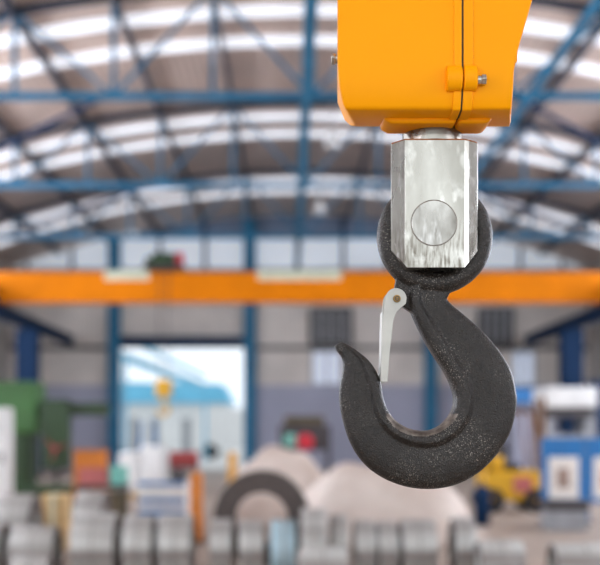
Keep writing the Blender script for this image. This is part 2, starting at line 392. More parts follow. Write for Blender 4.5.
def bridge(Y, lab, signs):
    r = thing('bridge_crane', lab, 'overhead crane', (0, Y, 0))
    zt, zb = PZ(273, 30), PZ(303, 30)
    obj('girder', Bs((CX-9.08, CX+9.08, -.22, .22, zb, zt), (CX-9.3, CX+9.3, -.2, .2, 5.7, zt-.02)), 'crane', r, bevel=.02)
    for s in (-1, 1):
        e = obj('end_truck', B(CX+s*9.3-.18, CX+s*9.3+.18, -1.3, 1.3, 5.6, 5.92), 'dgrey', r, bevel=.02)
        for yy in (-1, 1):
            b = bmesh.new(); ringmesh(b, (CX+s*9.3, yy, 5.695), 'X', .15, .03, .1, 24, 0, 0); obj('wheel', b, 'dgrey', e)
    obj('trolley_rail', B(CX-9, CX+9, -.04, .04, zt, zt+.05), 'dgrey', r)
    for x0, x1 in signs:
        obj('sign_plate', B(PX(x0, 30), PX(x1, 30), -.25, -.222, PZ(281, 30), PZ(272, 30)), 'plate', r)
bridge(30, 'long orange overhead crane girder spanning the hall', [(106, 150), (258, 341)])
bridge(2.0, 'orange crane girder directly above the big hook, out of view', [])
# far trolley and its hook block
tp = P(165, 273, 30)
r = thing('hoist_trolley', 'dark green hoist trolley with red light sitting on the orange girder', 'hoist trolley', (tp.x, 30, PZ(273, 30)+.05))
obj('frame', Bs((-.6, .6, -.5, .5, .03, .12)), 'dgrey', r)
b = bmesh.new(); tube(b, [(-.35, 0, .34), (.3, 0, .34)], .22, 24); obj('drum', b, 'dgreen', r)
obj('motor', B(-.58, -.36, -.15, .15, .12, .42), 'dgreen', r, bevel=.03)
obj('red_box', B(.34, .56, -.14, .14, .12, .55), 'red', r, bevel=.02)
hp = P(165, 390, 30)
r = thing('hook_block', 'small yellow hook block hanging from the far trolley in front of the doorway', 'hook block', (hp.x, 29.7, hp.z))
obj('housing', B(-.24, .24, -.15, .15, -.22, .3), 'ylw', r, bevel=.06, seg=3)
b = bmesh.new(); pts = [(0, 0, -.22), (0, 0, -.4)]+[(-.02+.16*math.sin(t), 0, -.58+.17*math.cos(t)) for t in [i*PI*1.45/12 for i in range(13)]]
tube(b, pts, .05, 10); obj('hook', b, 'ylw', r, smooth=True)
for dx in (-.14, .14):
    b = bmesh.new(); tube(b, [(dx, 0, .28), (dx, .3 if 0 else .0, PZ(273, 30)+.07-hp.z)], .015, 6); obj('wire_rope', b, 'dgrey', r)

# ------------------------------------------------------------------ outside the doorway
r = thing('warehouse', 'low white warehouse with pale cyan roof band seen through the doorway', 'building', (0, 64, 0))
YB = 64
obj('wall', B(PX(60, YB), PX(228, YB), 0, 6, 0, PZ(402, YB)), 'white', r)
obj('roof', prism(bmesh.new(), [(PX(55, YB), PZ(403, YB)), (PX(232, YB), PZ(403, YB)), (PX(222, YB), PZ(384, YB)), (PX(60, YB), PZ(381, YB))], -.5, 6.5), 'cyan', r)
for x in (130, 150, 182, 206):
    obj('door_panel', B(PX(x, YB), PX(x+9, YB), -.05, -.001, 0, PZ(418, YB)), 'grey', r)
r = thing('canopy', 'pale blue open canopy roof slanting across the top of the doorway view', 'canopy', (0, 0, 0))
ea, eb = P(112, 353, 44), P(205, 388, 53)
for k, (dz, wd_) in enumerate(((0, .34), (.95, .2))):
    b = bmesh.new(); bar(b, ea+Vector((0, 0, dz)), eb+Vector((0, 0, dz*.6)), .1, wd_); obj('eave', b, 'cyan', r)
b = bmesh.new(); v = [b.verts.new(q) for q in (ea+Vector((0, 0, .2)), eb+Vector((0, 0, .2)), eb+Vector((-3, 0, .9)), ea+Vector((-5, 0, 1.6)))]; b.faces.new(v)
o = obj('roof_sheet', b, 'white', r); s_ = o.modifiers.new('s', 'SOLIDIFY'); s_.thickness = .06
for q in (ea.lerp(eb, .12), eb):
    b = bmesh.new(); bar(b, (q.x, q.y, -.02), (q.x, q.y, q.z), .14); obj('post', b, 'cyan', r)
r = thing('parked_truck', 'white and blue truck parked in the yard outside the doorway', 'truck', (PX(228, 58), 58, 0))
obj('cargo_box', B(-1.6, 1.5, -1, 1, .6, 2.9), 'white', r, bevel=.05); cb = obj('cab', B(1.55, 2.6, -.95, .95, .5, 2.2), 'bblue', r, bevel=.1)
obj('windscreen', B(2.0, 2.5, -.98, -.955, 1.4, 2.0), 'dgrey', cb)
for xx in (-1, 2):
    for yy in (-.9, .9):
        b = bmesh.new(); ringmesh(b, (xx, yy, .45), 'Y', .45, .15, .25, 24, 0, 0); obj('wheel', b, 'black', r)

# ------------------------------------------------------------------ shop floor, background
# green radial drilling machine
Yg = 18.
g = thing('radial_drill', 'large green radial drilling machine beside the end wall window bay', 'drilling machine', (PX(22, Yg), Yg, 0))
def gx(x): return PX(x, Yg)-PX(22, Yg)
g['label'] = 'large green radial drilling machine with long arm at the photo edge'
obj('base', B(gx(-8), gx(95), -.5, .5, 0, .22), 'dgreen', g, bevel=.03)
b = bmesh.new(); tube(b, [(0, 0, .22), (0, 0, 1.55)], .26, 28); obj('column', b, 'dgreen', g, smooth=False)
obj('column_head', B(gx(-4), gx(42), -.34, .34, 1.55, PZ(382, Yg)), 'green', g, bevel=.08, seg=3)
obj('arm', B(gx(38), gx(108), -.2, .2, PZ(416, Yg), PZ(403, Yg)), 'dgreen', g, bevel=.03)
hd = obj('drill_head', B(gx(46), gx(74), -.36, -.2, PZ(468, Yg), PZ(400, Yg)), 'dgreen', g, bevel=.04)
b = bmesh.new(); tube(b, [(gx(60), -.28, PZ(468, Yg)), (gx(60), -.28, PZ(482, Yg))], [.06, .04], 16); obj('spindle', b, 'dgrey', hd)
b = bmesh.new()
for k in range(3):
    an = 2*PI*k/3+.3; bar(b, (gx(60), -.4, PZ(448, Yg)), (gx(60)+.2*math.cos(an), -.4, PZ(448, Yg)+.2*math.sin(an)), .03)
tube(b, [(gx(60), -.36, PZ(448, Yg)), (gx(60), -.44, PZ(448, Yg))], .05, 12); obj('feed_wheel', b, 'dred', hd)
obj('work_table', B(gx(28), gx(80), -.45, .3, .22, PZ(484, Yg)), 'dgreen', g, bevel=.02)
# white cabinet in front at the edge
r = thing('control_cabinet', 'white control cabinet at the very edge beside the green machine', 'cabinet', (PX(1, 16), 16, 0))
obj('body', B(-.3, .15, -.2, .2, 0, PZ(408, 16)), 'white', r, bevel=.02); obj('cabinet_door', B(-.27, .12, -.23, -.202, .1, PZ(411, 16)), 'white', r, bevel=.01)
obj('handle', B(.07, .1, -.26, -.23, 1.1, 1.25), 'dgrey', r)
# table with goods
Yt = 15.5
r = thing('workbench', 'dark topped workbench holding pink and teal crates', 'workbench', (PX(103, Yt), Yt, 0))
zt = PZ(484, Yt); hw = (PX(127, Yt)-PX(80, Yt))/2
obj('bench_top', B(-hw, hw, -.35, .35, zt-.07, zt), 'dgrey', r, bevel=.01)
for sx in (-1, 1):
    for sy in (-1, 1): obj('leg', B(sx*(hw-.05)-.03, sx*(hw-.05)+.03, sy*.3-.03, sy*.3+.03, 0, zt-.07), 'dgrey', r)
def crate(x0, x1, y0, y1, Y, m, lab, nm='crate', zb=None, dp=.4, cat='crate'):
    za = zb if zb is not None else PZ(y1, Y); zt_ = PZ(y0, Y); X0, X1 = PX(x0, Y), PX(x1, Y); t = .03
    r = thing(nm, lab, cat, ((X0+X1)/2, Y, za)); w_ = (X1-X0)/2; h = zt_-za
    obj('body', Bs((-w_, w_, -dp/2, -dp/2+t, 0, h), (-w_, w_, dp/2-t, dp/2, 0, h), (-w_, -w_+t, -dp/2+t, dp/2-t, 0, h), (w_-t, w_, -dp/2+t, dp/2-t, 0, h), (-w_+t, w_-t, -dp/2+t, dp/2-t, 0, t)), m, r)
    obj('rim', Bs((-w_-.01, w_+.01, -dp/2-.012, -dp/2, h-.04, h), (-w_-.01, w_+.01, dp/2, dp/2+.012, h-.04, h)), m, r)
    return r
crate(81, 110, 468, 484, Yt, 'pink', 'pink open crate on the dark topped workbench', zb=zt)
crate(112, 126, 466, 484, Yt, 'teal', 'small pale teal crate on the dark topped workbench', zb=zt)
crate(107, 126, 492, 515, 14.9, 'olive', 'olive brown crate on the floor under the workbench edge', zb=0)
crate(76, 106, 450, 470, 17.2, 'orange', 'orange tote standing between green machine and doorway', zb=0)
# boxes stacked
def carton(x0, x1, y0, Y, m, lab, dp=.45):
    X0, X1 = PX(x0, Y), PX(x1, Y); r = thing('carton', lab, 'carton', ((X0+X1)/2, Y, 0)); w_ = (X1-X0)/2; h = PZ(y0, Y)
    obj('box_body', B(-w_, w_, -dp/2, dp/2, 0, h), m, r, bevel=.008); obj('tape', B(-.03, .03, -dp/2-.003, dp/2+.003, .02, h+.003), 'plate', r)
carton(45, 68, 494, 13.6, 'tan', 'tan cardboard box behind the first row of steel coils')
# white striped machine in doorway side
Yw = 15.
r = thing('slitting_machine', 'white machine with blue bands in front of the doorway', 'machine', (PX(165, Yw), Yw, 0))
mx_ = lambda x: PX(x, Yw)-PX(165, Yw)
obj('body', B(mx_(143), mx_(187), -.4, .4, 0, PZ(480, Yw)), 'white', r, bevel=.04)
for ya, yb in ((480, 484), (497, 501), (508, 513)): obj('blue_band', B(mx_(142), mx_(188), -.42, -.4, PZ(yb, Yw), PZ(ya, Yw)), 'bblue', r)
obj('motor', B(mx_(172), mx_(186), -.2, .3, PZ(480, Yw), PZ(470, Yw)), 'dgrey', r, bevel=.02)
r = thing('drum', 'dull red drum lying on a stand inside the doorway', 'drum', (PX(184, 21), 21, 0))
b = bmesh.new(); tube(b, [(-.3, 0, PZ(460, 21)), (-.28, 0, PZ(460, 21)), (.28, 0, PZ(460, 21)), (.3, 0, PZ(460, 21))], [.16, .18, .18, .16], 24); obj('barrel', b, 'dred', r)
obj('stand', Bs((-.26, -.2, -.15, .15, 0, .84), (.2, .26, -.15, .15, 0, .84), (-.26, .26, -.02, .02, .3, .36)), 'dgrey', r)
def bollard(x0, x1, y0, Y, m, lab, nm='safety_post'):
    r = thing(nm, lab, 'post', (PX((x0+x1)/2, Y), Y, 0)); w_ = (PX(x1, Y)-PX(x0, Y))/2; h = PZ(y0, Y)
    obj('base_plate', B(-w_-.06, w_+.06, -w_-.06, w_+.06, 0, .02), 'dgrey', r)
    b = bmesh.new(); tube(b, [(0, 0, .02), (0, 0, h-w_*.4), (0, 0, h)], [w_, w_, w_*.7], 24); obj('post', b, m, r, smooth=False)
bollard(190, 203, 472, 14.4, 'orange', 'orange safety post beside the white and blue machine')
bollard(228, 237, 452, 18, 'amber', 'amber safety post between doorway and cream tarpaulin')
# trestles / white sacks in the doorway
for x0, x1, y0, Y, lab in ((122, 140, 452, 24, 'white wrapped bale in the doorway behind the teal crate'), (142, 166, 446, 26, 'white wrapped bale in the doorway left of the red drum'), ):
    X0, X1 = PX(x0, Y), PX(x1, Y); r = thing('wrapped_bale', lab, 'bale', ((X0+X1)/2, Y, 0)); h = PZ(y0, Y); w_ = (X1-X0)/2
    obj('pallet', Bs((-w_, w_, -.5, .5, .1, .14), (-w_, -w_+.1, -.5, .5, 0, .1), (w_-.1, w_, -.5, .5, 0, .1), (-.05, .05, -.5, .5, 0, .1)), 'tan', r)
    obj('wrap', B(-w_, w_, -.5, .5, .14, h), 'white', r, bevel=.08, seg=3)
# ladder-like blue thing
r = thing('step_ladder', 'blue step ladder standing in the doorway', 'ladder', (PX(148, 30), 30, 0))
b = bmesh.new()
for s in (-1, 1): bar(b, (s*.28, -.3, 0), (s*.2, 0, 1.9), .06); bar(b, (s*.28, .35, 0), (s*.2, .03, 1.9), .05)
obj('rails', b, 'bblue', r)
for k in range(6):
    t = (k+1)/7; b = bmesh.new(); box(b, -.24, .24, -.3+.3*t-.05, -.3+.3*t+.05, 1.9*t-.015, 1.9*t+.015); obj('step', b, 'grey', r)

# cream tarpaulin heaps
def heap(cx_, cy_, rx, ry, h, seed, lab, pts=None):
    rnd = random.Random(seed); b = bmesh.new(); n = 44; grid = []
    ph = [rnd.uniform(0, 6.28) for _ in range(8)]
    for i in range(n+1):
        row = []
        for j in range(n+1):
            u = -1+2*i/n; v = -1+2*j/n
            d = max(abs(u), abs(v)); e = math.hypot(u, v)
            q = (.35*d+.65*min(1, e))
            prof = max(0, 1-q**2.4)**.6
            ridge = .07*math.sin(3.2*u+ph[0]+v*2)+.04*math.sin(5*v+ph[1]+3*u)+.025*math.sin(9*u+ph[2]-5*v)-.05
            z = h*prof*(1+ridge*1.1)
            row.append(b.verts.new((cx_+u*rx*(1+.06*math.sin(5*v+ph[3])), cy_+v*ry*(1+.06*math.sin(5*u+ph[4])), max(0.001, z))))
        grid.append(row)
    for i in range(n):
        for j in range(n): b.faces.new((grid[i][j], grid[i+1][j], grid[i+1][j+1], grid[i][j+1]))
    bt = [grid[i][0] for i in range(n+1)]+[grid[n][j] for j in range(1, n+1)]+[grid[i][n] for i in range(n-1, -1, -1)]+[grid[0][j] for j in range(n-1, 0, -1)]
    b.faces.new(bt)
    o = obj('tarpaulin_heap', b, 'tarp', smooth=True)
    return tag(o, lab, 'covered heap', 'cream covered heaps')
heap(PX(280, 16.6), 16.6, 1.05, 1.0, PZ(449, 16.6), 3, 'cream tarpaulin heap rising behind the dark coil ring')
heap(PX(382, 14.3), 14.3, 1.35, 1.0, PZ(459, 14.3), 5, 'wide cream tarpaulin heap directly under the big hook')

# dark compressor with a red tank
Yc = 26.
r = thing('air_compressor', 'dark compressor with a round red tank end near the end wall', 'compressor', (PX(303, Yc), Yc, 0))
cx_ = lambda x: PX(x, Yc)-PX(303, Yc)
obj('frame', Bs((cx_(280), cx_(330), -.4, .4, .1, .2), (cx_(280), cx_(284), -.4, .4, 0, 1.1), (cx_(326), cx_(330), -.4, .4, 0, 1.1)), 'dgrey', r)
b = bmesh.new(); tube(b, [(cx_(305), -.62, 1.32), (cx_(305), -.58, 1.32), (cx_(305), .4, 1.32)], [.17, .22, .22], 28); obj('red_tank', b, 'red', r)
obj('cabinet', B(cx_(279), cx_(330), -.35, .4, 1.1, PZ(425, Yc)), 'dgrey', r, bevel=.04)
obj('cowl', B(cx_(284), cx_(324), -.3, .35, PZ(425, Yc), PZ(416, Yc)), 'olive', r, bevel=.05)
obj('teal_panel', B(cx_(284), cx_(296), -.37, -.352, PZ(446, Yc), PZ(434, Yc)), 'teal', r)

# forklift
Yf = 20.
r = thing('forklift', 'yellow forklift with overhead guard beside the bright blue noticeboard', 'forklift', (PX(508, Yf), Yf, 0))
f = lambda x: PX(x, Yf)-PX(508, Yf)
obj('body', Bs((f(480), f(536), -.5, .5, .22, .82)), 'ylw', r, bevel=.08, seg=3)
obj('counterweight', B(f(478), f(500), -.45, .45, .82, 1.12), 'ylw', r, bevel=.08, seg=3)
obj('seat', Bs((f(503), f(518), -.25, .25, .82, .95), (f(500), f(505), -.25, .25, .95, 1.35)), 'black', r, bevel=.03)
gd = bmesh.new()
for xx, xt in ((484, 490), (532, 526)):
    for yy in (-.42, .42): bar(gd, (f(xx), yy, .8), (f(xt), yy, PZ(412, Yf)), .06)
for xx in (490, 499, 508, 517, 526): bar(gd, (f(xx), -.42, PZ(412, Yf)), (f(xx), .42, PZ(412, Yf)), .05)
for yy in (-.42, .42): bar(gd, (f(490), yy, PZ(412, Yf)), (f(526), yy, PZ(412, Yf)), .06)
obj('overhead_guard', gd, 'brown', r)
b = bmesh.new()
for yy in (-.28, .28): bar(b, (f(540), yy, .08), (f(540), yy, PZ(398, Yf)), .08)
for zz in (.3, 1., 1.7): bar(b, (f(540), -.28, zz), (f(540), .28, zz), .06)
obj('mast', b, 'brown', r)
b = bmesh.new()
for yy in (-.22, .22): box(b, f(541), f(541)+.7, yy-.05, yy+.05, .05, .1)
obj('forks', b, 'dgrey', r)
for xx in (487, 530):
    for yy in (-.48, .48):
        b = bmesh.new(); ringmesh(b, (f(xx), yy, .24), 'Y', .24, .08, .18, 24, 0, 0, .02); obj('wheel', b, 'black', r)
obj('side_panel', B(f(508), f(526), -.52, -.502, .4, .7), 'pink', r, bevel=.005)
r = thing('gas_bottle', 'dark blue gas bottle standing beside the yellow forklift', 'gas bottle', (PX(482, 17), 17, 0))
b = bmesh.new(); tube(b, [(0, 0, 0), (0, 0, .55), (0, 0, .66), (0, 0, .7)], [.13, .13, .08, .03], 20); obj('cylinder_body', b, 'dblue', r, smooth=True)
b = bmesh.new(); tube(b, [(0, 0, .7), (0, 0, .78)], .03, 12); obj('valve', b, 'brass', r)

# blue noticeboard units
Yn = 17.5
for i, (x0, x1, lab) in enumerate(((541, 584, 'bright blue framed noticeboard with a brown print, beside the forklift'), (585, 632, 'bright blue framed noticeboard cut off by the photo edge'))):
    r = thing('noticeboard', lab, 'noticeboard', (PX((x0+x1)/2, Yn), Yn, 0), group='blue noticeboards'); w_ = (PX(x1, Yn)-PX(x0, Yn))/2
    zt_, zb_ = PZ(438, Yn), PZ(503, Yn); pz = lambda y: PZ(y, Yn)
    obj('back_board', B(-w_, w_, -.03, .03, zb_, zt_), 'bblue', r, bevel=.01)
    obj('paper', B(-w_*.66, w_*.72, -.04, -.031, pz(498), pz(457)), 'paper', r)
    obj('print', B(-w_*.3, w_*.3, -.046, -.041, pz(488), pz(468)), 'smudge' if i == 0 else 'pink', r)
    for sx in (-1, 1): obj('leg', B(sx*(w_-.04)-.03, sx*(w_-.04)+.03, -.03, .03, 0, zb_), 'bblue', r)
    obj('foot', Bs((-w_, -w_+.08, -.25, .25, 0, .03), (w_-.08, w_, -.25, .25, 0, .03)), 'dgrey', r)
r = thing('storage_box', 'grey storage box with dark lid under the blue noticeboard', 'box', (PX(564, 16.2), 16.2, 0))
w_ = .32; obj('body', B(-w_, w_, -.25, .25, 0, PZ(510, 16.2)), 'grey', r, bevel=.02); obj('lid', B(-w_-.02, w_+.02, -.27, .27, PZ(510, 16.2), PZ(500, 16.2)), 'dgrey', r, bevel=.02)
# grey press further back
Yp = 24.
r = thing('press_machine', 'pale grey press with dark band above the blue noticeboard', 'machine', (PX(564, Yp), Yp, 0)); w_ = (PX(590, Yp)-PX(538, Yp))/2
obj('bed', B(-w_, w_, -.6, .6, 0, PZ(434, Yp)), 'grey', r, bevel=.03)
obj('slide', B(-w_*.9, w_*.9, -.5, .5, PZ(418, Yp), PZ(408, Yp)), 'dgrey', r, bevel=.02)
for s in (-1, 1): obj('upright', B(s*w_-.12*(s+1), s*w_+.12*(1-s), -.45, .45, PZ(434, Yp), PZ(406, Yp)), 'grey', r)
obj('crown', B(-w_, w_, -.6, .6, PZ(408, Yp), PZ(388, Yp)), 'white', r, bevel=.05)
r = thing('tool_cabinet', 'tall dark blue cabinet next to the pale grey press', 'cabinet', (PX(604, 24.5), 24.5, 0))
obj('body', B(-.35, .35, -.3, .3, 0, PZ(380, 24.5)), 'dblue', r, bevel=.02)
for s in (-1, 1):
    d = obj('cabinet_door', B(min(0, s*.34)+.005, max(0, s*.34)-.005, -.325, -.302, .1, PZ(383, 24.5)), 'dblue', r); obj('handle', B(s*.05-.01, s*.05+.01, -.35, -.325, 1.2, 1.4), 'grey', d)
r = thing('hanging_sign', 'plain blue sign board on posts between forklift and press', 'sign', (PX(527, 30), 30, 0))
obj('board', B(-.42, .42, -.03, .03, PZ(403, 30), PZ(388, 30)), 'bblue', r); 
for s in (-1, 1): obj('post', B(s*.38-.03, s*.38+.03, .03, .08, 0, PZ(390, 30)), 'dgrey', r)
r = thing('locker', 'pale lavender locker behind the forklift near the end wall', 'locker', (PX(527, 33), 33, 0))
obj('body', B(-.5, .5, -.25, .25, 0, PZ(410, 33)), 'lav', r, bevel=.02)
for s in (-1, 1): obj('locker_door', B(min(0, s*.48)+.01, max(0, s*.48)-.01, -.28, -.252, .1, PZ(412, 33)), 'lav', r)

# ------------------------------------------------------------------ steel coils
proto = {}
def coil(x0, x1, ytop, Y, lab, m='coil', grp='steel strip coils standing in rows'):
    zt_ = PZ(ytop, Y); ro = zt_/2; L_ = (x1-x0)*Y/1000
    key = (round(ro, 2), round(L_, 2), m)
    r = thing('steel_coil', lab, 'steel coil', (PX((x0+x1)/2, Y), Y, 0), group=grp)
    b = bmesh.new(); ringmesh(b, (0, 0, ro), 'X', ro, ro*.52, L_, 56, 0, 1, .012); obj('winding', b, [m, 'coilend'], r)
    for k, dx in enumerate((0,)):
        b = bmesh.new(); ringmesh(b, (0, 0, ro), 'X', ro+.003, ro-.004, .015, 56, 0, 0); obj('strap', b, 'band', r, loc=(dx*L_, 0, 0))
    return r
YR = 11.
front = [(-22, 6, 522, YR, 'coil at the photo corner, leftmost of the first row'),
         (14, 58, 526, YR, 'coil in the first row, wide, next to the leftmost'),
         (76, 118, 513, YR, 'coil in the first row, tall, under the workbench crates'),
         (126, 155, 515, YR, 'coil in the first row, under the white and blue machine'),
         (161, 193, 514, YR, 'coil in the first row, below the orange safety post'),
         (212, 232, 519, YR, 'narrow coil in the first row at the near side of the dark ring'),
         (240, 264, 520, YR, 'narrow coil in the first row right below the dark ring hole'),
         (271, 296, 520, YR, 'narrow pale blue topped coil in the first row under the ring'),
         (354, 374, 520, YR, 'coil in the first row under the hook, next to the low wide one'),
         (377, 396, 521, YR, 'coil in the first row, exactly under the hook bowl'),
         (400, 434, 519, YR, 'wide pale coil in the first row under the hook'),
         (452, 472, 517, YR, 'narrow coil standing apart below the gas bottle')]
for x0, x1, yt, Y, lab in front:
    coil(x0, x1, yt, Y, 'grey steel '+lab, 'coilblue' if x0 == 271 else 'coil')
for x0, x1, yt, Y, lab in ((-2, 36, 494, 12.6, 'grey steel coil behind the first row below the green machine'),
                           (79, 106, 491, 12.4, 'grey steel coil behind the first row in front of the workbench'),
                           (301, 326, 508, 11.0, 'grey steel coil just beside the dark ring, behind the low coil'),
                           (330, 347, 514, 11.1, 'slim bluish grey coil behind the low coil under the hook'),
                           (300, 346, 547, 9.6, 'low wide grey coil in front, below the slim bluish coil'),
                           (14, 50, 556, 9.6, 'low grey coil in front at the bottom left corner'),
                           (478, 521, 540, 10.2, 'pale low coil in front of the yellow forklift'),
                           (552, 612, 543, 10.0, 'pale low coil at the corner below the blue noticeboard')):
    coil(x0, x1, yt, Y, lab)
Yk = 11.95; r = thing('steel_coil', 'big dark steel coil lying like a ring facing the viewer', 'steel coil', (PX(262, Yk), Yk, 0), group='steel strip coils standing in rows')
b = bmesh.new(); ringmesh(b, (0, 0, .565), 'Y', .565, .31, .4, 64, 1, 1, .01); obj('winding', b, ['coil', 'coilend'], r)
for an in (-.5, .5):
    b = bmesh.new(); ringmesh(b, (0, 0, .565), 'Y', .57, .56, .03, 64, 0, 0); obj('strap', b, 'band', r, loc=(0, an*.25, 0))

# ------------------------------------------------------------------ the big hook block in focus
HY = 2.0
H = thing('crane_hook_block', 'large yellow crane hook block with steel shank and black forged hook, in sharp focus', 'crane hook', (0, 0, 0))
YF = 1.86
arc = [(1.86+.03*(1-math.cos(t)), 2.283-.092*math.sin(t), .013*(i_/8)**1.6) for i_, t in enumerate([PI/3*k/8 for k in range(9)])]
prof = [(1.86, 2.78, 0)]+arc+[(1.905, 2.199, .024), (1.96, 2.202, .032), (2.02, 2.215, .034), (2.10, 2.240, .03), (2.135, 2.262, .014), (2.14, 2.30, 0), (2.14, 2.78, 0)]
def xr(z):   # the flaring outer edge of the right half
    y = 431-(z-EYE)/1.86*1000
    return PX(515+max(0, (61-y))*17.5/61 - (max(0, y-62)*.05), 1.86)
def housing(xa, xb, side, name):
    b = bmesh.new(); rows = []
    P_ = []
    for i, (y, z, ins) in enumerate(prof): P_.append((y, z, ins))
    ex = []
    for (y, z, ins) in P_: ex.append((y, z, ins))
    # extra heights so that the flare has its kink
    zk = PZ(61, 1.86)
    full = []
    for i, p in enumerate(ex):
        full.append(p)
        if i == 0: full += [(1.86, zk+.02, 0), (1.86, zk, 0)]
        if i == len(ex)-2: full += [(2.14, 2.302, 0)]
    for (y, z, ins) in full:
        if side < 0: l, r_ = PX(337.5, y)+ins, xb
        else: l, r_ = xa, xr(z)*(y/1.86 if z < 2.27 and y < 2.03 else (1.09 if z < 2.29 and y > 2 else 1))-ins*.15
        rows.append((b.verts.new((l, y, z)), b.verts.new((r_, y, z))))
    n = len(rows)
    for i in range(n):
        j = (i+1) % n; b.faces.new((rows[i][0], rows[i][1], rows[j][1], rows[j][0]))
    b.faces.new([q[0] for q in rows]); b.faces.new([q[1] for q in rows][::-1])
    o = obj(name, b, 'yellow', H, bevel=.005, seg=3)
    return o
SX = PX(463, 1.855)
hl = housing(PX(337.5, 1.86), SX-.0014, -1, 'housing_shell')
hr = housing(SX+.0014, 0, 1, 'housing_shell')
def ribloft(x0, x1, off, z0=None):
    b = bmesh.new(); rows = []
    for (y, z, ins) in prof:
        if z0 and z > z0: z = z0
        cy, cz = 2.0, 2.5
        d = Vector((y-cy, z-cz)); 
        yy = y-off if y < 1.9 else (y+off if y > 2.1 else y); zz = z-off if z < 2.265 and y > 1.864 else z
        rows.append((b.verts.new((x0, yy, zz)), b.verts.new((x1, yy, zz))))
    n = len(rows)
    for i in range(n):
        j = (i+1) % n; b.faces.new((rows[i][0], rows[i][1], rows[j][1], rows[j][0]))
    b.faces.new([q[0] for q in rows]); b.faces.new([q[1] for q in rows][::-1])
    return b
obj('flange', ribloft(PX(454, 1.855), SX-.0012, .0035), 'yellow', hl, bevel=.003)
obj('flange', ribloft(SX+.0012, PX(474, 1.855), .0035), 'yellow', hr, bevel=.003)
obj('gasket', ribloft(SX-.0013, SX+.0013, .0022), 'gasket', H)
# boss on the seam and its bolt
zc = PZ(74.5, 1.84)
def boss(x0, x1, par):
    b = bmesh.new(); pts = []
    for k in range(15):
        an = -PI/2+PI*k/14; pts.append((1.858-.016*math.cos(an) if True else 0, zc+.022*math.sin(an)))
    pts = [(1.88, zc-.024)]+[(1.862-.019*math.cos(a_), zc+.024*math.sin(a_)) for a_ in [(-PI/2+PI*k/14) for k in range(15)]]+[(1.88, zc+.024)]
    A_ = [b.verts.new((x0, y, z)) for y, z in pts]; B_ = [b.verts.new((x1, y, z)) for y, z in pts]; n = len(pts)
    for i in range(n): b.faces.new((A_[i], A_[(i+1) % n], B_[(i+1) % n], B_[i]))
    b.faces.new(A_); b.faces.new(B_[::-1])
    return obj('bolt_boss', b, 'yellow', par, bevel=.004, seg=3)
boss(PX(448, 1.84), SX-.0012, hl); boss(SX+.0012, PX(479, 1.84), hr)
def bolt(x0, x1, y, z, rr, par, nm='bolt'):
    b = bmesh.new(); tube(b, [(x0, y, z), (x0+(x1-x0)*.5, y, z)], rr*.8, 20); 
    tube(b, [(x0+(x1-x0)*.5, y, z), (x1, y, z)], rr, 6)
    return obj(nm, b, 'bright', par, bevel=.001)
bolt(PX(478, 1.84), PX(487.5, 1.84), 1.855, PZ(77.2, 1.84), .0105, H)
bolt(PX(339, 1.88), PX(331.5, 1.88), 1.885, PZ(59, 1.885), .0105, H)
# stepped bottom plate
b = bmesh.new(); prism(b, [(PX(383, 1.92), 2.235), (PX(383, 1.92), 2.198), (PX(391, 1.92), 2.19), (SX-.0014, 2.19), (SX-.0014, 2.235)], 1.915, 1.99)
obj('bottom_plate', b, 'yellow', hl, bevel=.006)
b = bmesh.new(); prism(b, [(SX+.0014, 2.235), (SX+.0014, 2.19), (PX(487, 1.92), 2.19), (PX(492, 1.92), 2.198), (PX(492, 1.92), 2.235)], 1.915, 1.99)
obj('bottom_plate', b, 'yellow', hr, bevel=.006)
# sheave and ropes above
b = bmesh.new(); ringmesh(b, (PX(436, 2), 2.0, 2.72), 'X', .13, .04, .05, 40, 0, 0, .01); obj('sheave', b, 'dgrey', H)
for yy in (-.125, .125):
    b = bmesh.new(); tube(b, [(PX(436, 2), 2+yy, 2.72), (PX(436, 2), 2+yy, 5.43)], .009, 10); obj('wire_rope', b, 'rope', H)
# neck
NX = PX(435.5, 1.95)
b = bmesh.new(); tube(b, [(NX, 2, 2.175), (NX, 2, 2.215)], .0585, 56); obj('neck_collar', b, 'steel', H, bevel=.002)
zbt = PZ(140.5, 1.94)
b = bmesh.new(); tube(b, [(NX, 2, zbt-.001), (NX, 2, zbt+.0035)], .062, 56); obj('rust_ring', b, 'rust', H)
b = bmesh.new(); tube(b, [(NX, 2, zbt), (NX, 2, 2.20)], [.0585, .0585], 56); obj('neck', b, 'steel', H, smooth=False, bevel=.001)
# steel shank block, octagonal with two cheeks
yfb = 1.936; ybb = 2.064
XL, XR_ = PX(391, 1.968), PX(477.5, 1.975); XLB = PX(391, 2.034)
xa, xb = PX(405, yfb), PX(464.5, yfb)
dl = .028
foot = [(xa, yfb), (xb, yfb), (xb+.0095, yfb+.006), (XR_-.004, yfb+.022), (XR_, yfb+.034), (XR_, ybb-.034), (xb+.002, ybb), (xa+.006, ybb), (XLB, ybb-.03), (XL, yfb+.03)]
zb = PZ(267.5, yfb)
b = bmesh.new(); a1 = [b.verts.new((x, y, zb)) for x, y in foot]; a2 = [b.verts.new((x, y, zbt)) for x, y in foot]; n = len(foot)
for i in range(n): b.faces.new((a1[i], a1[(i+1) % n], a2[(i+1) % n], a2[i]))
b.faces.new(a1[::-1]); b.faces.new(a2)
bmesh.ops.recalc_face_normals(b, faces=b.faces)
